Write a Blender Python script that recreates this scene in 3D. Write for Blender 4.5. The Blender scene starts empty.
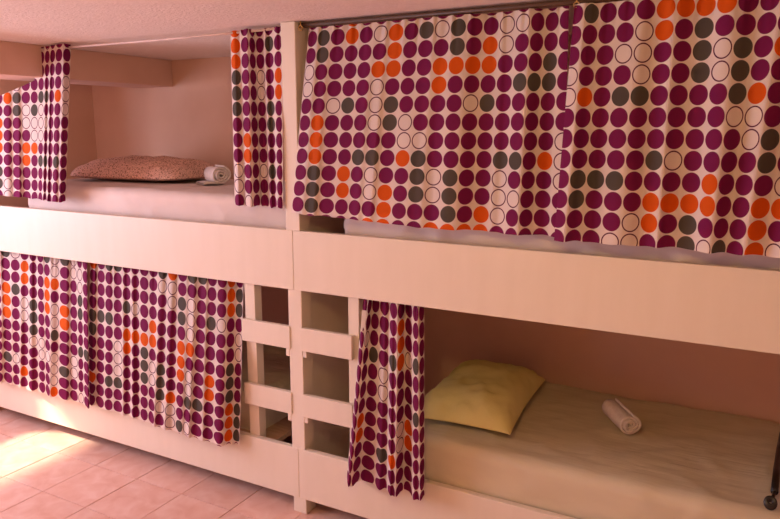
import bpy, bmesh, math, random
from mathutils import Vector, Matrix, noise
random.seed(7)
S = bpy.context.scene
COL = S.collection

# ------------------------------------------------------------------ camera
PX_F, PITCH, YAW = 690.0, math.radians(10.63), math.radians(28.4)
CAM = Vector((0.0, -2.384, 1.75))
cam_d = bpy.data.cameras.new('camera'); cam_o = bpy.data.objects.new('camera', cam_d); COL.objects.link(cam_o)
cam_o.location = CAM; cam_o.rotation_euler = (math.pi/2 - PITCH, 0, YAW)
cam_d.sensor_width = 36.0; cam_d.lens = PX_F*36.0/780.0; cam_d.clip_start = 0.02
S.camera = cam_o

# ------------------------------------------------------------------ world, sun, daylight, exposure
w = bpy.data.worlds.new('world'); S.world = w; w.use_nodes = True
w.node_tree.nodes['Background'].inputs[0].default_value = (0.75, 0.72, 0.78, 1)
w.node_tree.nodes['Background'].inputs[1].default_value = 0.4

def light(name, kind, loc, power, color, direction=None, **kw):
    d = bpy.data.lights.new(name, kind); d.energy = power; d.color = color
    for k, v in kw.items(): setattr(d, k, v)
    o = bpy.data.objects.new(name, d); COL.objects.link(o); o.location = loc
    if direction: o.rotation_euler = Vector(direction).to_track_quat('-Z', 'Y').to_euler()
    return o
SUN_DIR = (1.0, 0.52, -0.79)
light('sun', 'SUN', (-8, -1, 5), 8.0, (1.0, 0.86, 0.60), SUN_DIR, angle=math.radians(2.0))
# sky light entering through the window of the alcove (lies in the window opening)
light('window_daylight', 'AREA', (-5.02, -1.9, 1.51), 76.0, (0.87, 0.79, 1.0), (1, 0, 0), shape='RECTANGLE', size=2.4, size_y=1.0)

vs = S.view_settings
vs.view_transform = 'Standard'; vs.look = 'None'; vs.gamma = 1.0; vs.use_curve_mapping = False
vs.exposure = 0.42

# ------------------------------------------------------------------ pixel helper: a pixel gives a direction, the touched plane the distance
FW = Vector((-math.sin(YAW)*math.cos(PITCH), math.cos(YAW)*math.cos(PITCH), -math.sin(PITCH)))
RT = Vector((math.cos(YAW), math.sin(YAW), 0)); UP = RT.cross(FW)
def on_front(px, py, Y=0.0):
    d = FW*PX_F + RT*(px-390) + UP*(259.5-py)
    return CAM + d*((Y-CAM.y)/d.y)

# ------------------------------------------------------------------ mesh helpers
def finish(name, verts, faces, mat, parent=None, smooth=False, bevel=0.0):
    me = bpy.data.meshes.new(name); me.from_pydata(verts, [], faces); me.update()
    if bevel:
        bm = bmesh.new(); bm.from_mesh(me)
        bmesh.ops.bevel(bm, geom=list(bm.edges), offset=bevel, segments=2, affect='EDGES', profile=0.5)
        bm.to_mesh(me); bm.free()
    if smooth:
        for p in me.polygons: p.use_smooth = True
    if mat: me.materials.append(mat)
    o = bpy.data.objects.new(name, me); COL.objects.link(o)
    if parent: o.parent = parent
    return o
BOXF = [(0,3,2,1),(4,5,6,7),(0,1,5,4),(1,2,6,5),(2,3,7,6),(3,0,4,7)]
def box(name, x0, x1, y0, y1, z0, z1, mat, parent=None, bevel=0.0, smooth=False):
    v = [(x0,y0,z0),(x1,y0,z0),(x1,y1,z0),(x0,y1,z0),(x0,y0,z1),(x1,y0,z1),(x1,y1,z1),(x0,y1,z1)]
    return finish(name, v, BOXF, mat, parent, smooth, bevel)
def empty(name, loc=(0,0,0)):
    o = bpy.data.objects.new(name, None); COL.objects.link(o); o.location = loc; o.empty_display_size = 0.1
    return o
def tag(o, label, cat, group=None):
    o['label'] = label; o['category'] = cat
    if group: o['group'] = group
    return o
def struct(o): o['kind'] = 'structure'; return o
def tube(name, pts, r, mat, parent=None, n=10):
    verts, faces = [], []
    pts = [Vector(p) for p in pts]
    for i, p in enumerate(pts):
        t = (pts[min(i+1, len(pts)-1)] - pts[max(i-1, 0)]).normalized()
        a = t.orthogonal().normalized() if abs(t.z) > .9 else t.cross(Vector((0,0,1))).normalized()
        b = t.cross(a)
        for k in range(n):
            q = 2*math.pi*k/n
            verts.append(p + a*r*math.cos(q) + b*r*math.sin(q))
    for i in range(len(pts)-1):
        for k in range(n):
            faces.append((i*n+k, i*n+(k+1)%n, (i+1)*n+(k+1)%n, (i+1)*n+k))
    faces.append(tuple(range(n-1, -1, -1))); faces.append(tuple((len(pts)-1)*n+k for k in range(n)))
    return finish(name, verts, faces, mat, parent, True)

# ------------------------------------------------------------------ materials
def srgb(r, g, b):
    f = lambda c: (c/255/12.92) if c/255 <= .04045 else ((c/255+.055)/1.055)**2.4
    return (f(r), f(g), f(b), 1)
def new_mat(name):
    m = bpy.data.materials.new(name); m.use_nodes = True
    nt = m.node_tree; return m, nt, nt.nodes['Principled BSDF'], nt.nodes, nt.links
def noisy(name, c1, c2, scale=6, rough=.6, bump=0.0, bscale=60, stretch=(1,1,1), detail=4, spec=.3, bdist=.01):
    m, nt, b, N, L = new_mat(name)
    tc = N.new('ShaderNodeTexCoord'); mp = N.new('ShaderNodeMapping'); mp.inputs['Scale'].default_value = stretch
    L.new(tc.outputs['Object'], mp.inputs['Vector'])
    n = N.new('ShaderNodeTexNoise'); n.inputs['Scale'].default_value = scale; n.inputs['Detail'].default_value = detail
    L.new(mp.outputs['Vector'], n.inputs['Vector'])
    r = N.new('ShaderNodeValToRGB'); r.color_ramp.elements[0].position = .35; r.color_ramp.elements[1].position = .65
    r.color_ramp.elements[0].color = c1; r.color_ramp.elements[1].color = c2
    L.new(n.outputs['Fac'], r.inputs['Fac']); L.new(r.outputs['Color'], b.inputs['Base Color'])
    b.inputs['Roughness'].default_value = rough; b.inputs['Specular IOR Level'].default_value = spec
    if bump:
        n2 = N.new('ShaderNodeTexNoise'); n2.inputs['Scale'].default_value = bscale; n2.inputs['Detail'].default_value = 5
        L.new(mp.outputs['Vector'], n2.inputs['Vector'])
        bp = N.new('ShaderNodeBump'); bp.inputs['Strength'].default_value = bump; bp.inputs['Distance'].default_value = bdist
        L.new(n2.outputs['Fac'], bp.inputs['Height']); L.new(bp.outputs['Normal'], b.inputs['Normal'])
    return m
M_PAINT = noisy('white_paint', srgb(230,218,200), srgb(233,221,204), 5, .45, .08, 60, (3,3,.5), bdist=.002)
M_WALL = noisy('wall_plaster', srgb(224,184,158), srgb(230,192,167), 3, .85, .25, 70, bdist=.004)
M_CEIL = noisy('ceiling_plaster', srgb(243,228,218), srgb(247,233,224), 30, .9, .5, 85, bdist=.008)
M_BEAM = noisy('beam_plaster', srgb(224,184,164), srgb(230,192,172), 4, .85, .2, 60, bdist=.004)
M_GROUT = noisy('grout', srgb(196,146,128), srgb(204,154,136), 20, .9)
M_WOOD = noisy('bed_base_board', srgb(186,150,120), srgb(200,166,136), 8, .6, .1, 40, (1,8,1))
M_SHEET = noisy('cotton_sheet', srgb(224,207,198), srgb(230,214,205), 4, .8, .22, 18, (1,2.2,1), spec=.15, bdist=.01)
M_SHEET_B = noisy('beige_sheet', srgb(208,196,168), srgb(214,203,176), 4, .8, .25, 14, (.5,3,1), spec=.15, bdist=.012)
M_YELLOW = noisy('yellow_pillowcase', srgb(220,210,138), srgb(226,216,148), 5, .8, .3, 12, spec=.15, bdist=.012)
M_TOWEL = noisy('terry_towel', srgb(232,218,208), srgb(240,228,220), 60, .95, .8, 260, spec=.1, bdist=.004)
M_METAL = noisy('brown_metal', srgb(78,56,40), srgb(92,66,48), 20, .45)
M_RODW = noisy('white_rod', srgb(225,205,196), srgb(232,214,206), 20, .4)
M_BLACK = noisy('black_plastic', srgb(20,17,16), srgb(28,24,22), 20, .35, spec=.5)
M_TAG = noisy('care_label_cloth', srgb(235,228,228), srgb(240,233,233), 20, .7)
M_BRASS = noisy('brass', srgb(190,150,80), srgb(205,165,95), 20, .35)
M_FRAME = noisy('window_frame_paint', srgb(232,228,222), srgb(238,234,228), 5, .5)
M_SUN_BLOCK = noisy('sun_blocker_board', srgb(150,140,130), srgb(160,150,140), 5, .8)  # for the added board that limits the sun patch

def tile_material():
    m, nt, b, N, L = new_mat('terracotta_tile')
    tc = N.new('ShaderNodeTexCoord'); oi = N.new('ShaderNodeObjectInfo')
    ad = N.new('ShaderNodeVectorMath'); ad.operation = 'ADD'
    mu = N.new('ShaderNodeVectorMath'); mu.operation = 'SCALE'; mu.inputs['Scale'].default_value = 13.0
    cx = N.new('ShaderNodeCombineXYZ'); L.new(oi.outputs['Random'], cx.inputs[0]); L.new(oi.outputs['Random'], cx.inputs[1])
    L.new(cx.outputs[0], mu.inputs[0]); L.new(tc.outputs['Object'], ad.inputs[0]); L.new(mu.outputs[0], ad.inputs[1])
    n = N.new('ShaderNodeTexNoise'); n.inputs['Scale'].default_value = 11; n.inputs['Detail'].default_value = 6; n.inputs['Distortion'].default_value = .6
    L.new(ad.outputs[0], n.inputs['Vector'])
    r = N.new('ShaderNodeValToRGB'); e = r.color_ramp.elements
    e[0].position = .3; e[0].color = srgb(218,170,152); e[1].position = .7; e[1].color = srgb(231,196,184)
    k = e.new(.5); k.color = srgb(225,183,168)
    L.new(n.outputs['Fac'], r.inputs['Fac'])
    hv = N.new('ShaderNodeHueSaturation')
    mr = N.new('ShaderNodeMapRange'); mr.inputs['To Min'].default_value = .93; mr.inputs['To Max'].default_value = 1.05
    L.new(oi.outputs['Random'], mr.inputs['Value']); L.new(mr.outputs[0], hv.inputs['Value'])
    L.new(r.outputs['Color'], hv.inputs['Color']); L.new(hv.outputs[0], b.inputs['Base Color'])
    b.inputs['Roughness'].default_value = .42; b.inputs['Specular IOR Level'].default_value = .35
    bp = N.new('ShaderNodeBump'); bp.inputs['Strength'].default_value = .15; bp.inputs['Distance'].default_value = .004
    L.new(n.outputs['Fac'], bp.inputs['Height']); L.new(bp.outputs['Normal'], b.inputs['Normal'])
    return m
M_TILE = tile_material()

def speckle_material():
    m, nt, b, N, L = new_mat('speckled_pillowcase')
    tc = N.new('ShaderNodeTexCoord')
    v = N.new('ShaderNodeTexVoronoi'); v.inputs['Scale'].default_value = 72; v.feature = 'DISTANCE_TO_EDGE'
    n = N.new('ShaderNodeTexNoise'); n.inputs['Scale'].default_value = 45; n.inputs['Detail'].default_value = 3
    ad = N.new('ShaderNodeMixRGB'); ad.inputs[0].default_value = .03
    L.new(tc.outputs['Object'], ad.inputs[1]); L.new(n.outputs['Color'], ad.inputs[2]); L.new(ad.outputs[0], v.inputs['Vector'])
    r = N.new('ShaderNodeValToRGB'); r.color_ramp.elements[0].position = .14; r.color_ramp.elements[1].position = .24
    r.color_ramp.elements[0].color = srgb(236,198,180); r.color_ramp.elements[1].color = srgb(150,102,82)
    L.new(v.outputs['Distance'], r.inputs['Fac']); L.new(r.outputs['Color'], b.inputs['Base Color'])
    b.inputs['Roughness'].default_value = .85; b.inputs['Specular IOR Level'].default_value = .1
    return m
M_SPECK = speckle_material()

PITCH_D = 0.067
def curtain_material():
    m, nt, b, N, L = new_mat('dotted_curtain_cloth')
    uv = N.new('ShaderNodeUVMap'); uv.uv_map = 'cloth'
    fr = N.new('ShaderNodeVectorMath'); fr.operation = 'FRACTION'; L.new(uv.outputs[0], fr.inputs[0])
    sb = N.new('ShaderNodeVectorMath'); sb.operation = 'SUBTRACT'; sb.inputs[1].default_value = (.5,.5,0); L.new(fr.outputs[0], sb.inputs[0])
    ln = N.new('ShaderNodeVectorMath'); ln.operation = 'LENGTH'; L.new(sb.outputs[0], ln.inputs[0])
    # slightly squarish dots
    ab = N.new('ShaderNodeVectorMath'); ab.operation = 'ABSOLUTE'; L.new(sb.outputs[0], ab.inputs[0])
    at = N.new('ShaderNodeAttribute'); at.attribute_name = 'dot'
    def lt(th):
        mth = N.new('ShaderNodeMapRange'); mth.interpolation_type = 'LINEAR'
        mth.inputs['From Min'].default_value = th+.008; mth.inputs['From Max'].default_value = th-.008
        L.new(ln.outputs['Value'], mth.inputs['Value']); return mth.outputs[0]
    inside = lt(.468); inner = lt(.405)
    cloth = N.new('ShaderNodeTexNoise'); cloth.inputs['Scale'].default_value = 2.0
    base = N.new('ShaderNodeMixRGB'); base.inputs[1].default_value = srgb(240,224,214); base.inputs[2].default_value = srgb(246,232,224)
    L.new(cloth.outputs['Fac'], base.inputs[0])
    # ring flag in alpha: subtract the inner disc
    rm = N.new('ShaderNodeMath'); rm.operation = 'MULTIPLY'; L.new(at.outputs['Alpha'], rm.inputs[0]); L.new(inner, rm.inputs[1])
    fac = N.new('ShaderNodeMath'); fac.operation = 'SUBTRACT'; fac.use_clamp = True; L.new(inside, fac.inputs[0]); L.new(rm.outputs[0], fac.inputs[1])
    mx = N.new('ShaderNodeMixRGB'); L.new(fac.outputs[0], mx.inputs[0]); L.new(base.outputs[0], mx.inputs[1]); L.new(at.outputs['Color'], mx.inputs[2])
    L.new(mx.outputs[0], b.inputs['Base Color'])
    b.inputs['Roughness'].default_value = .75; b.inputs['Specular IOR Level'].default_value = .15
    tr = N.new('ShaderNodeBsdfTranslucent'); L.new(mx.outputs[0], tr.inputs['Color'])
    ms = N.new('ShaderNodeMixShader'); ms.inputs[0].default_value = .32
    out = N['Material Output'] if 'Material Output' in N else N.new('ShaderNodeOutputMaterial')
    L.new(b.outputs[0], ms.inputs[1]); L.new(tr.outputs[0], ms.inputs[2]); L.new(ms.outputs[0], out.inputs['Surface'])
    # weave
    wv = N.new('ShaderNodeTexNoise'); wv.inputs['Scale'].default_value = 420
    bp = N.new('ShaderNodeBump'); bp.inputs['Strength'].default_value = .15; bp.inputs['Distance'].default_value = .002
    L.new(wv.outputs['Fac'], bp.inputs['Height']); L.new(bp.outputs['Normal'], b.inputs['Normal'])
    return m
M_CURT = curtain_material()
DOT = {'P': srgb(126,28,82)[:3]+(0,), 'O': srgb(228,96,18)[:3]+(0,), 'G': srgb(92,84,76)[:3]+(0,), 'W': srgb(96,24,60)[:3]+(1,)}

# ------------------------------------------------------------------ the room
CEIL, BACK = 2.185, 0.955
XL, XR, YF = -5.0, 1.7, -3.5
floor = struct(box('floor', XL-.1, XR, YF, BACK, -.06, -.004, M_GROUT))
TX, TY = .3095, .306
tile_me = None
i0 = 0
for i in range(-6, 18):
    for j in range(-2, 11):
        x0 = -3.304 + i*TX; y0 = -.137 - j*TY
        xa, xb, ya, yb = max(x0, XL+.004), min(x0+TX, XR), max(y0-TY, YF), y0
        if xb-xa < .03 or yb-ya < .03: continue
        full = abs(xb-xa-TX) < 1e-6 and abs(yb-ya-TY) < 1e-6
        if full and tile_me:
            t = bpy.data.objects.new('floor_tile', tile_me); COL.objects.link(t); t.parent = floor
        else:
            a, b_ = (xb-xa)/2-.0018, (yb-ya)/2-.0018
            t = box('floor_tile', -a, a, -b_, b_, -.008, 0, M_TILE, floor, .0015)
            if full: tile_me = t.data
        t.location = ((xa+xb)/2, (ya+yb)/2, random.uniform(-.0004, .0004))
struct(box('ceiling', XL-.1, XR, YF, BACK, CEIL, CEIL+.08, M_CEIL))
struct(box('wall_back', -4.15, XR, BACK, BACK+.1, -.06, CEIL+.08, M_WALL))
struct(box('wall_right', XR, XR+.1, YF, BACK+.1, -.06, CEIL+.08, M_WALL))
struct(box('wall_front', XL-.1, XR+.1, YF-.1, YF, -.06, CEIL+.08, M_WALL))
struct(box('wall_end', XL-.1, -4.15, 0.0, BACK+.1, -.06, CEIL, M_WALL))     # solid block at the foot of the bunks
# window wall of the alcove, with an opening
WY0, WY1, WZ0, WZ1 = -3.1, -.70, 1.0, 2.02
wl = struct(box('wall_left', XL-.1, XL, YF, 0, -.06, WZ0, M_WALL))
box('wall_piece', XL-.1, XL, YF, 0, WZ1, CEIL, M_WALL, wl)
box('wall_piece', XL-.1, XL, YF, WY0, WZ0, WZ1, M_WALL, wl)
box('wall_piece', XL-.1, XL, WY1, 0, WZ0, WZ1, M_WALL, wl)
wn = struct(box('window_1', XL-.07, XL-.03, WY0, WY1, WZ0, WZ0+.04, M_FRAME))
box('window_frame', XL-.07, XL-.03, WY0, WY1, WZ1-.04, WZ1, M_FRAME, wn)
for y in (WY0, (WY0+WY1)/2-.02, WY1-.04): box('window_frame', XL-.07, XL-.03, y, y+.04, WZ0+.04, WZ1-.04, M_FRAME, wn)
box('window_sill', XL-.03, XL+.06, WY0-.03, WY1+.03, WZ0-.03, WZ0, M_FRAME, wn)
struct(box('sun_blocker', XL-.89, XL-.1, YF, .9, WZ1+.06, WZ1+.12, M_SUN_BLOCK))      # unseen board added outside the window to cut off the upper sun
# beam along the foot end of the bunks, running on into the room
struct(box('trim_1', -3.72, -3.385, YF, BACK, 2.022, CEIL, M_BEAM, None, .004))

# warm ceiling lamp in the room
lamp = tag(empty('ceiling_lamp', (-.5, -1.75, CEIL)), 'round frosted ceiling lamp glowing warm yellow in the room', 'lamp')
lb = tube('lamp_base', [(0,0,0),(0,0,-.03)], .09, M_BRASS, lamp, 24)
bm = bmesh.new(); bmesh.ops.create_uvsphere(bm, u_segments=24, v_segments=14, radius=.085)
me = bpy.data.meshes.new('lamp_globe'); bm.to_mesh(me); bm.free()
for p in me.polygons: p.use_smooth = True
gm, nt, b, N, L = new_mat('glowing_globe'); b.inputs['Emission Color'].default_value = (1.0, .68, .25, 1); b.inputs['Emission Strength'].default_value = 56.0
me.materials.append(gm)
go = bpy.data.objects.new('lamp_globe', me); COL.objects.link(go); go.parent = lamp; go.location = (0,0,-.105)

# ------------------------------------------------------------------ bunk frame
R_T, R_B = 1.3255, 1.063      # upper rail
L_T, L_B = .320, .075         # lower rail
X_SEAM, X_R, X_L = -1.7655, .72, -4.12
fr = tag(empty('bunk_bed_frame', (X_SEAM, .04, 0)), 'white painted built-in double bunk frame with rails, posts and ladder rungs', 'bunk bed')
def fbox(n, x0, x1, y0, y1, z0, z1, m=None, bev=.002):
    o = box(n, x0, x1, y0, y1, z0, z1, m or M_PAINT, fr, bev); o.matrix_parent_inverse = Matrix.Translation(-fr.location); return o
for (a, b_) in ((X_L, X_SEAM-.0008), (X_SEAM+.0008, X_R)):
    fbox('upper_rail', a, b_, 0, .028, R_B, R_T, bev=.003)
    fbox('lower_rail', a, b_, 0, .028, L_B, L_T, bev=.003)
fbox('post', -1.802, -1.730, .0035, .080, 0, CEIL-.002, bev=.003)
fbox('post', X_R-.072, X_R, .029, .10, 0, CEIL-.002)
fbox('ladder_post', -2.063, -2.005, .022, .072, L_B+.02, R_B+.06)
fbox('ladder_post', -1.502, -1.450, .022, .072, L_B+.02, R_B+.06)
for z in (.79, .481):
    fbox('rung', -2.069, -1.794, -.002, .021, z, z+.104, bev=.003)
    fbox('rung', -1.738, -1.472, -.002, .021, z, z+.106, bev=.003)
    fbox('rung_cleat', -1.822, -1.803, .004, .03, z-.036, z-.0005)
    fbox('rung_cleat', -1.729, -1.711, .004, .03, z-.030, z-.0005)
fbox('partition', -1.782, -1.750, .081, BACK-.001, .0, CEIL-.002)
for a, b_ in ((-4.05, -1.94), (-1.40, .64)):
    fbox('bed_base', a, b_, .030, BACK-.005, .275, .298, M_WOOD)
for a, b_ in ((-4.05, -1.785), (-1.745, .64)):
    fbox('bed_base', a, b_, .082, BACK-.005, 1.235, 1.258, M_WOOD)
    fbox('base_support', a, b_, .030, .080, 1.19, 1.234, M_WOOD)

# ------------------------------------------------------------------ mattresses
def mattress(name, x0, x1, y0, y1, z0, z1, mat, label, amp=.005, seed=0, r=.045, front_push=0.0):
    nx, ny, nz = int((x1-x0)/.018), int((y1-y0)/.02), 14
    verts, faces, idx = [], [], {}
    def V(i, j, k):
        key = (i, j, k)
        if key in idx: return idx[key]
        p = Vector((x0+(x1-x0)*i/nx, y0+(y1-y0)*j/ny, z0+(z1-z0)*k/nz))
        q = Vector((min(max(p.x, x0+r), x1-r), min(max(p.y, y0+r), y1-r), min(p.z, z1-r)))
        d = p-q
        if d.length > 1e-6:
            n_ = d.normalized(); p = q + n_*r
        else: n_ = Vector((0,0,1))
        s = Vector((p.x*2.0+seed, p.y*4.0, p.z*5.0))
        # soft creases: ridged noise, stretched
        c = 1-abs(noise.noise(Vector((p.x*5+p.z*7+seed, p.y*7-p.x*2, p.z*6))))*2
        c2 = 1-abs(noise.noise(Vector((p.x*11+p.z*16+seed*3, p.y*9+p.x*3, p.z*9))))*2
        h = noise.noise(s)*1.2 + max(0, c-.45)*1.6 + max(0, c2-.55)*.9
        if n_.z > -.5 and k > 0: p = p + n_*amp*h
        verts.append(p); idx[key] = len(verts)-1; return idx[key]
    for i in range(nx):
        for j in range(ny):
            faces.append((V(i,j,nz), V(i+1,j,nz), V(i+1,j+1,nz), V(i,j+1,nz)))
            faces.append((V(i,j,0), V(i,j+1,0), V(i+1,j+1,0), V(i+1,j,0)))
    for i in range(nx):
        for k in range(nz):
            faces.append((V(i,0,k), V(i+1,0,k), V(i+1,0,k+1), V(i,0,k+1)))
            faces.append((V(i,ny,k), V(i,ny,k+1), V(i+1,ny,k+1), V(i+1,ny,k)))
    for j in range(ny):
        for k in range(nz):
            faces.append((V(0,j,k), V(0,j,k+1), V(0,j+1,k+1), V(0,j+1,k)))
            faces.append((V(nx,j,k), V(nx,j+1,k), V(nx,j+1,k+1), V(nx,j,k+1)))
    o = finish(name, verts, faces, mat, None, True)
    return tag(o, label, 'mattress', 'mattresses on the bunks')
mattress('mattress', -3.70, -1.806, .085, .936, 1.2585, 1.452, M_SHEET, 'pinkish sheeted mattress on the upper bunk holding a speckled pillow', .006, 1)
mattress('mattress', -1.565, .60, .085, .936, 1.2585, 1.455, M_SHEET, 'lilac-grey sheeted mattress showing under the two wide closed curtains', .009, 5)
mattress('mattress', -1.26, .60, .040, .945, .2985, .492, M_SHEET_B, 'beige sheeted mattress on the open lower bunk with yellow pillow', .006, 9)
mattress('mattress', -3.80, -2.06, .085, .945, .2985, .492, M_SHEET_B, 'mattress behind the closed lower curtains, its end seen through the ladder', .004, 13)

# ------------------------------------------------------------------ pillows
def pillow(name, loc, a, b_, t, rotz, mat, label, tilt=(0,0), seed=0, low=.3, pw=2.8, rnd=0.0):
    n = 44; verts, faces = [], []
    for side in (1, -1):
        for i in range(n+1):
            for j in range(n+1):
                u, v = -1+2*i/n, -1+2*j/n
                u = math.sin(u*math.pi/2); v = math.sin(v*math.pi/2)
                h = ((1-abs(u)**pw)*(1-abs(v)**pw))**.62
                x = a*u*(1-.06*(1-v*v)-rnd*v**6); y = b_*v*(1-.06*(1-u*u)-rnd*u**6)
                wr = noise.noise(Vector((x*9+seed, y*9, side*2)))*.014 + (1-abs(noise.noise(Vector((x*16+y*8+seed, y*13-x*5, 3)))) *2)*.010
                z = t*h if side > 0 else -t*low*h
                z += wr*min(1, h*2.5)*(1 if side > 0 else .2)
                verts.append((x, y, z+t*low*.85))
    m = (n+1)*(n+1)
    for i in range(n):
        for j in range(n):
            k = i*(n+1)+j
            faces.append((k, k+n+1, k+n+2, k+1)); faces.append((m+k, m+k+1, m+k+n+2, m+k+n+1))
    o = finish(name, verts, faces, mat, None, True)
    bm = bmesh.new(); bm.from_mesh(o.data); bmesh.ops.remove_doubles(bm, verts=bm.verts, dist=1e-4); bm.to_mesh(o.data); bm.free()
    o.location = loc; o.rotation_euler = (tilt[0], tilt[1], rotz)
    return tag(o, label, 'pillow')
pillow('pillow', (-1.062, .478, .509), .222, .345, .108, math.radians(4), M_YELLOW, 'plump yellow pillow lying on the beige lower mattress', seed=2, pw=3.4)
pillow('pillow', (-3.225, .55, 1.467), .43, .25, .098, math.radians(4), M_SPECK, 'brown and pink speckled pillow lying on the upper mattress', seed=6, low=.25, rnd=.12, pw=3.6)

# ------------------------------------------------------------------ rolled towels
def towel(loc, rad, length, rotz, label, flap=False):
    turns, n, th = 3.2, 110, rad/4.6
    prof = []
    for i in range(n+1):
        q = i/n; ang = q*turns*2*math.pi; r = .006 + (rad-th/2-.006)*q + .0012*math.sin(ang*3.1)
        prof.append((ang, r))
    verts, faces = [], []
    m = 12
    for jl in range(m+1):
        y = -length/2 + length*jl/m
        for (ang, r) in prof:
            for s in (-1, 1):
                rr = r + s*th*.43
                wob = 1+.025*noise.noise(Vector((math.cos(ang)*2, math.sin(ang)*2, y*25)))
                yy = y + .004*noise.noise(Vector((ang*.8, 5, jl))) + (.006*math.sin(ang*.5) if jl in (0, m) else 0)
                verts.append((rr*math.cos(ang)*wob, yy, rr*math.sin(ang)*.93*wob))
    w_ = 2*(n+1)
    for jl in range(m):
        for i in range(n):
            A = jl*w_+2*i; B = A+w_
            faces.append((A, A+2, B+2, B)); faces.append((A+1, B+1, B+3, A+3))
        A = jl*w_; faces.append((A, A+w_, A+w_+1, A+1))
        A = jl*w_+2*n; faces.append((A, A+1, A+w_+1, A+w_))
    for jl, fl in ((0, False), (m, True)):
        for i in range(n):
            A = jl*w_+2*i; f = (A, A+1, A+3, A+2); faces.append(f if not fl else f[::-1])
    if flap:       # loose end lying on the sheet
        k0 = len(verts)
        for i in range(9):
            q = i/8
            for y in (-length/2+.01, length/2-.01):
                for s in (0, 1): verts.append((-rad*.2-q*.085, y, -rad*.93 + .002 + s*th*.8 + .006*math.sin(q*3)))
        for i in range(8):
            A = k0+4*i
            faces += [(A, A+4, A+6, A+2), (A+1, A+3, A+7, A+5), (A, A+1, A+5, A+4), (A+2, A+6, A+7, A+3)]
    o = finish('rolled_towel', verts, faces, M_TOWEL, None, True)
    o.location = (loc[0], loc[1], loc[2]+rad*.93); o.rotation_euler = (0, 0, rotz)
    return tag(o, label, 'towel')
towel((-.455, .535, .499), .050, .20, math.radians(33), 'small rolled cream towel lying on the beige lower mattress')
towel((-2.635, .50, 1.459), .058, .14, math.radians(62), 'small rolled white towel beside the speckled pillow on the upper mattress', True)

# ------------------------------------------------------------------ black rod with a round end on the sheet
br = tag(empty('black_rod', (.120, .095, .521)), 'thin black rod with round end lying across beige sheet near the mattress end', 'rod')
o = tube('shaft', [(.004,.07,.006),(.012,.25,.006),(.024,.45,.004),(.036,.62,.004)], .012, M_BLACK, br)
verts, faces = [], []
for i in range(20):
    for j in range(10):
        A, B_ = 2*math.pi*i/20, 2*math.pi*j/10
        r = .013+.008*math.cos(B_)
        verts.append((r*math.cos(A)-.008, -.012+r*math.sin(A)*.6, .004+.009*math.sin(B_)+r*math.sin(A)*.8))
for i in range(20):
    for j in range(10):
        faces.append((i*10+j, ((i+1)%20)*10+j, ((i+1)%20)*10+(j+1)%10, i*10+(j+1)%10))
finish('round_end', verts, faces, M_BLACK, br, True)
tube('rod_neck', [(-.004,.0,.006),(.004,.071,.006)], .006, M_BLACK, br)

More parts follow.
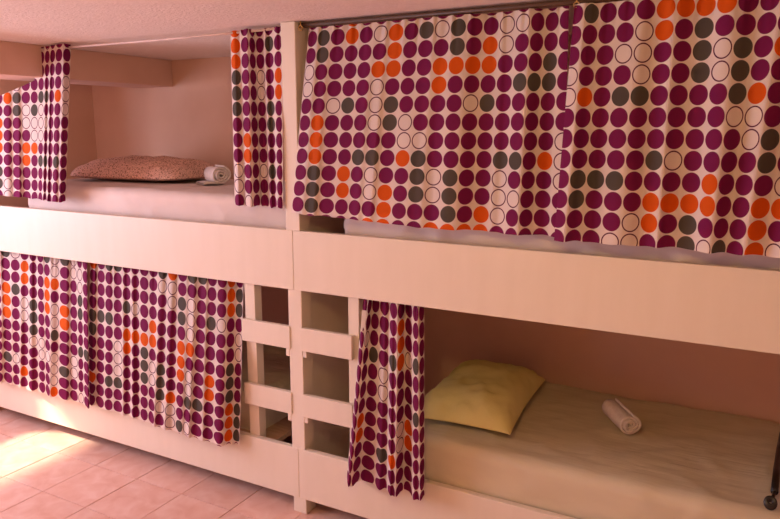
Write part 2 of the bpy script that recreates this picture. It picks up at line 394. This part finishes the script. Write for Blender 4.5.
# ------------------------------------------------------------------ curtains
D_CAM = -CAM.y
def catmull(P, u):
    n = len(P)-1
    i = min(max(int(math.floor(u)), 0), n-1); t = u-i
    p0, p1, p2, p3 = P[max(i-1,0)], P[i], P[i+1], P[min(i+2,n)]
    return .5*((2*p1)+(-p0+p2)*t+(2*p0-5*p1+4*p2-p3)*t*t+(-p0+3*p1-3*p2+p3)*t*t*t)
def bounds(c):
    b_ = [c[0]-(c[1]-c[0])/2] + [(c[k]+c[k+1])/2 for k in range(len(c)-1)] + [c[-1]+(c[-1]-c[-2])/2]
    return b_
def curtain(cols, ytop, ybot, rowc, r_index, ztop, zbot, label, group, amp=(.5,1), ymid=0.0, ylim=.05, ripple=.004, hem=.004, seed=0, pleat=.0, trim=(0,0)):
    """cols: (x_top_px, x_bottom_px, colours from row 0 down).  ytop/ybot: pixel rows where the x's were read.
    rowc: height of the centre of row r_index.  Fold depth follows from the cloth's constant column width."""
    n = len(cols)
    def yy(v, k):      # pixel row interpolated across the curtain
        return v[0]+(v[1]-v[0])*k/max(n-1,1)
    T = [on_front(c[0], yy(ytop,k)) for k, c in enumerate(cols)]
    B = [on_front(c[1], yy(ybot,k)) for k, c in enumerate(cols)]
    bt, bb = bounds([p.x for p in T]), bounds([p.x for p in B])
    zt_, zb_ = sum(p.z for p in T)/n, sum(p.z for p in B)/n
    # fold solver on the mean
    Ys = [0.0]; p = PITCH_D
    for k in range(1, n+1):
        a0 = (bt[k-1]+bb[k-1])/2; a1 = (bt[k]+bb[k])/2
        Y0 = Ys[-1]; X0 = a0*(D_CAM+Y0)/D_CAM; m = a1/D_CAM; c0 = a1-X0
        # (c0+m*Y)^2+(Y-Y0)^2=p^2
        A_, B_, C_ = m*m+1, 2*(c0*m-Y0), c0*c0+Y0*Y0-p*p
        disc = B_*B_-4*A_*C_
        if disc <= 0: y1 = -B_/(2*A_)
        else:
            s = math.sqrt(disc); r1, r2 = (-B_+s)/(2*A_), (-B_-s)/(2*A_)
            y1 = r1 if abs(r1) < abs(r2) else r2
        Ys.append(max(-ylim, min(ylim, y1)))
    mean = sum(Ys)/len(Ys); Ys = [y-mean for y in Ys]
    SU, SV = 8, 3
    z0 = rowc + PITCH_D*(r_index+.5)     # top edge of row 0
    nrow = max(int(math.ceil((z0-min(zbot))/PITCH_D))+1, 1)
    verts, faces, cols_out, uvs = [], [], [], []
    idx = {}
    def lerp_list(Lz, k): 
        f = k/n*(len(Lz)-1); i = min(int(f), len(Lz)-2) if len(Lz) > 1 else 0
        return Lz[i] if len(Lz) == 1 else Lz[i]+(Lz[i+1]-Lz[i])*(f-i)
    def V(i, j):
        key = (i, j)
        if key in idx: return idx[key]
        u = min(max(i/SU, trim[0]), n-trim[1])
        zt, zb = lerp_list(ztop, u), lerp_list(zbot, u) + hem*noise.noise(Vector((u*1.1, seed, 0)))*1.5
        z = z0 - j/SV*PITCH_D; z = min(zt, max(zb, z))
        v = (max(ztop)-z)/max(max(ztop)-min(zbot), .01)
        f = (zt_-z)/max(zt_-zb_, .01)
        xb = catmull(bt, u)*(1-f) + catmull(bb, u)*f
        a = amp[0]+(amp[1]-amp[0])*min(1, v*1.6)
        yb = catmull(Ys, u)*a
        yb += ripple*math.exp(-v*9)*(math.sin(u*math.pi*3.3+seed)+.6*math.sin(u*math.pi*5.1))
        yb += .006*noise.noise(Vector((u*.7, z*3, seed)))
        if pleat:
            ph = u*math.pi*.74 + 1.3*noise.noise(Vector((u*.35, seed*3, z*.35)))*2 + seed
            yb += pleat*(abs(math.sin(ph))*1.5-.95 + .35*math.sin(ph*2.7+1))*(.55+.45*v)
        x = xb*(D_CAM+yb)/D_CAM
        lean = ymid[0]+(ymid[1]-ymid[0])*min(1, v*1.9)
        # the lean moves the cloth in depth; keep world x from the front plane reading
        verts.append((x*(D_CAM+lean)/D_CAM, yb+lean, z)); uvs.append((u, (z0-z)/PITCH_D))
        idx[key] = len(verts)-1; return idx[key]
    for i in range(n*SU):
        for j in range(nrow*SV):
            q = (V(i,j), V(i,j+1), V(i+1,j+1), V(i+1,j))
            zs = [verts[k][2] for k in q]
            if max(zs)-min(zs) < 2e-4 or (i+1)/SU <= trim[0] or i/SU >= n-trim[1]: continue
            if abs(zs[0]-zs[1]) < 1e-5 and abs(zs[2]-zs[3]) < 1e-5: continue
            faces.append(q)
            st = cols[min(i//SU, n-1)][2]; r = j//SV
            cols_out.append(DOT[st[r] if r < len(st) else 'P'])
    o = finish('curtain', verts, faces, M_CURT, None, True)
    me = o.data
    me.uv_layers.new(name='cloth'); me.color_attributes.new('dot', 'FLOAT_COLOR', 'CORNER')
    fu, fc = [], []
    for pi, pl in enumerate(me.polygons):
        for vi in pl.vertices:
            fu += uvs[vi]; fc += cols_out[pi]
    me.uv_layers['cloth'].data.foreach_set('uv', fu); me.color_attributes['dot'].data.foreach_set('color', fc)
    bm = bmesh.new(); bm.from_mesh(me); bmesh.ops.delete(bm, geom=[v for v in bm.verts if not v.link_faces], context='VERTS'); bm.to_mesh(me); bm.free()
    return tag(o, label, 'curtain', group)

G = 'dotted curtains on the bunks'
UR1 = [(312.5,298,'PPPWWPPPPPPPP'),(322.3,310,'PGGPPPOOOGGGP'),(338.2,326.9,'PPPPPWPPPPPPP'),(352.3,341.9,'OOPPPGPPPOOPP'),
 (366.2,354.4,'PPPPPPPPGPPPP'),(380.5,367.5,'PWPOWWWPGWWPO'),(396,383.7,'POOOPGGPPPOOO'),(411.7,399,'PPPPPPWWOPPPP'),
 (426,413.7,'PGPPPPPWGGGPP'),(442.7,432.2,'PWPOOPPPPWWPO'),(457.7,447.3,'PGGOPPPPPGGGO'),(475.3,465,'PPPOPWPPPPPPO'),
 (491.2,480.4,'PPOOPGPPPPPOO'),(507.4,498,'PWWPPPPPGWWWP'),(523.6,512.5,'PWPPGPPPGPWPP'),(537.5,524.7,'PPPPGPPPPPPPP'),
 (552.5,541.3,'PPPGGPPPOPPPP'),(566,559.3,'PPPPPPPWWWPPP')]
curtain(UR1, (37.5,21), (205,221), 2.113, 1, [2.158], [1.405,1.385,1.382], 'white curtain with plum, orange and grey dots, beside the tall post above the long rail', G, ymid=(.035,-.024), seed=1, pleat=.005, trim=(0,.375))
UR2 = [(575,557.5,'PPPWWPPPPPPP'),(589.6,572.5,'GPPPOPPPGGPP'),(607,591.4,'PPPPPPPPGPPP'),(625.5,610,'PPWPGPPPGPPW'),(644.3,630,'PWWWGPPPPPWW'),
 (665.5,647.7,'OOPPPPPGPOOP'),(684,665.5,'OPPPPPPWPOPP'),(705,687.3,'OGGGPPPPPOGG'),(725,704.3,'OPWWPPPPOOPW'),(746.7,719,'PPGGGWPPPPPG'),
 (768,734.2,'PPPPOWWPPPPP'),(788,755,'PPOPPPGGPOOO'),(808,774.6,'PPPPPPPPWOPW'),(829,793,'PGPPPWPPPPGP'),(850,813,'PPOOPPPGPPPP'),
 (871,834,'PPPPWWPPOPPP'),(892,855,'PWPPPPPPPGGP'),(913,876,'PPPGPPOPPPPP')]
curtain(UR2, (31,9), (233,254), 2.057, 1, [2.158], [1.378], 'wide dotted curtain hanging next to the post-side one, its edge overlapping a dark gap', G, ymid=(.020,-.048), seed=2, pleat=.006, trim=(.375,0))
LL1 = [(-14,-12,'PPPPPPWPPPPP'),(-4,-2,'PPOPPPPPPPPP'),(5.8,8,'GPPOOOPPPGPP'),(15.4,16.4,'WPPGPPPPPWPP'),(25,22.5,'POOPWWPPPPOP'),(33.1,33.3,'PPPPGGGWPPPP'),(41.5,43,'PPPPPPPWWPPP'),
 (46.5,47,'GPOOOPPPWPPP'),(54,52,'WWOPWWGPWWWO'),(65.5,63.6,'GPPPOOPPPGPP'),(74.5,74.5,'WWPPPPPPWWPP'),(80,80.5,'PWWGGPPGPPPW'),(85.3,86,'PPPPPPPGPPPP')]
curtain(LL1, (266,284), (368,390), .980, 1, [1.10], [.272,.275,.283], 'sunlit dotted curtain closing the foot half of the lower bunk', G, amp=(.7,1), ymid=(.062,-.055), ylim=.03, seed=3, pleat=.011)
LL2 = [(94,91,'OPPPGGPPPOPP'),(101.7,100,'PPPPGPPPPPPP'),(109.4,108,'GPPPGPPPPGPP'),(117.9,117.5,'GPPPPPWWWGPP'),(127.3,127,'PPPGPOOPPPPP'),
 (135.2,134.5,'PPPWPOPPPPPP'),(144.5,145,'PPPPPOGGGPPP'),(153.6,150.5,'PPPPOOPWWPPP'),(162,158,'GWPPPPPGGGWP'),(173,170,'OWWPPPPPPOWW'),
 (182.3,180,'PPGGPOOOPPPG'),(191.5,185,'GPWWWOPWWGPW'),(202.3,195.5,'GPPPPPPPPGPP'),(211.5,208,'PPPGPPPOOPPP'),(222,218,'PPPWPPPPPPPP'),
 (231.8,229,'OOOPPPGGGOOO'),(239.3,235.8,'PGGPWWPPPGGG')]
curtain(LL2, (284,297), (393,425), .985, 1, [1.10], [.283,.277,.272], 'dotted curtain closing the lower bunk beside the ladder', G, amp=(.7,1), ymid=(.062,-.055), ylim=.03, seed=4, pleat=.011)
LR = [(365,350.5,'PPPPPPPPPPPP'),(369.5,355,'PPWPPPPOOPPP'),(374.5,367,'PPPGPPPPPPPP'),(385,383,'PPPPWWPPPGPP'),(394,392,'PPPGPPPPPOPP'),
 (401,399,'POOOPPPWWPPP'),(409,408,'PPPWPPPOOPPP'),(416,417,'PPPGPPGPPPPP'),(421.5,422,'PPPPPPPPPPPP')]
lr = curtain(LR, (308,316), (457,473), .962, 1, [1.10], [.262,.29], 'narrow dotted curtain bunched at the ladder beside the yellow pillow', G, amp=(.9,1.1), ymid=(.058,-.062), ylim=.04, seed=5, pleat=.016)
tgp = min((v.co for v in lr.data.vertices), key=lambda c: (on_front(364, 321, c.y)-c).length)     # care label sewn on the edge
tgl = box('care_label', -.009, .009, -.0008, .0008, -.045, .045, M_TAG, lr); tgl.location = (tgp.x, tgp.y-.006, tgp.z); tgl.rotation_euler = (-.05,.05,.35)
tgl['label'] = 'small white care label'
ULR = [(235.5,239.5,'OOOGGGPPPWWPP'),(245.5,249.5,'PPPPPPPOOPPWP'),(252,256.5,'PPPPPPPPPPPPP'),
 (259,264.5,'PPPWWPPPPWPPP'),(269.5,274,'PGPPPGGPPGPPP'),(277.5,280,'PPPOOPPPPPPPP')]
curtain(ULR, (42,38), (196,203), 2.108, 1, [2.172], [1.418], 'dotted curtain bunched against the tall post, beside the rolled white towel', G, amp=(.8,1), ymid=(.040,.012), ylim=.03, ripple=.006, seed=6, pleat=.017)
ULL = [(-12,-10,'PPPPPPPPPPPPP'),(-2,-1,'PPPPPPOOOPGGP'),(7.5,8,'PPPWOPPPPPPWW'),(16,18,'PPPWGGPPPPPPP'),(25.5,27,'PPPPPWWPOOPPP'),(34.5,35.5,'PPPPPGWWOPPPP'),
 (41.5,40.5,'PPPPGWWWPGPPP'),(47.5,44.5,'PPPPGPWPPGPPP'),(52,49,'PPPPPPPPPPPPP'),(58.5,54.5,'PPPPOPPPPGPPP'),(66.5,62,'PPPWWWPPPPPPP')]
curtain(ULL, (60,52), (196,200), 2.122, 1, [1.905+.0095*k for k in range(12)]+[2.176]*11, [1.385,1.378,1.376], 'dotted curtain drawn back under the beam at the foot of the upper bunk', G, amp=(.8,1), ymid=(.040,.010), ylim=.03, seed=7, pleat=.010)

# ------------------------------------------------------------------ curtain rods and hooks
RG = 'curtain rods of the bunks'
tag(tube('curtain_rod', [(-3.384,.040,2.163),(-3.0,.040,2.1615),(-2.5,.040,2.161),(-1.803,.040,2.166)], .005, M_RODW), 'thin white curtain rod stretched between beam and tall post', 'curtain rod', RG)
tag(tube('curtain_rod', [(-1.729,.038,2.170),(.646,.038,2.170)], .010, M_METAL), 'dark brown curtain rod under the ceiling above the two wide curtains', 'curtain rod', RG)
tag(tube('curtain_rod', [(-4.055,.064,1.098),(-2.065,.064,1.098)], .006, M_RODW), 'curtain rod behind the rail over the closed lower curtains', 'curtain rod', RG)
tag(tube('curtain_rod', [(-1.440,.060,1.098),(.646,.060,1.098)], .006, M_RODW), 'curtain rod behind the rail over the open lower bunk', 'curtain rod', RG)
for x, lab in ((-1.712, 'small brass screw eye holding the rod at the tall post'), (-.598, 'small brass hook where the two wide curtains meet')):
    h = tag(empty('curtain_hook', (x, .018, 2.16)), lab, 'hook', 'brass curtain hooks')
    tube('hook_stem', [(0,0,.025),(0,0,.006)], .0022, M_BRASS, h, 8)
    tube('hook_ring', [(.009*math.cos(a*math.pi/8), 0, -.003+.009*math.sin(a*math.pi/8)) for a in range(17)], .0022, M_BRASS, h, 8)
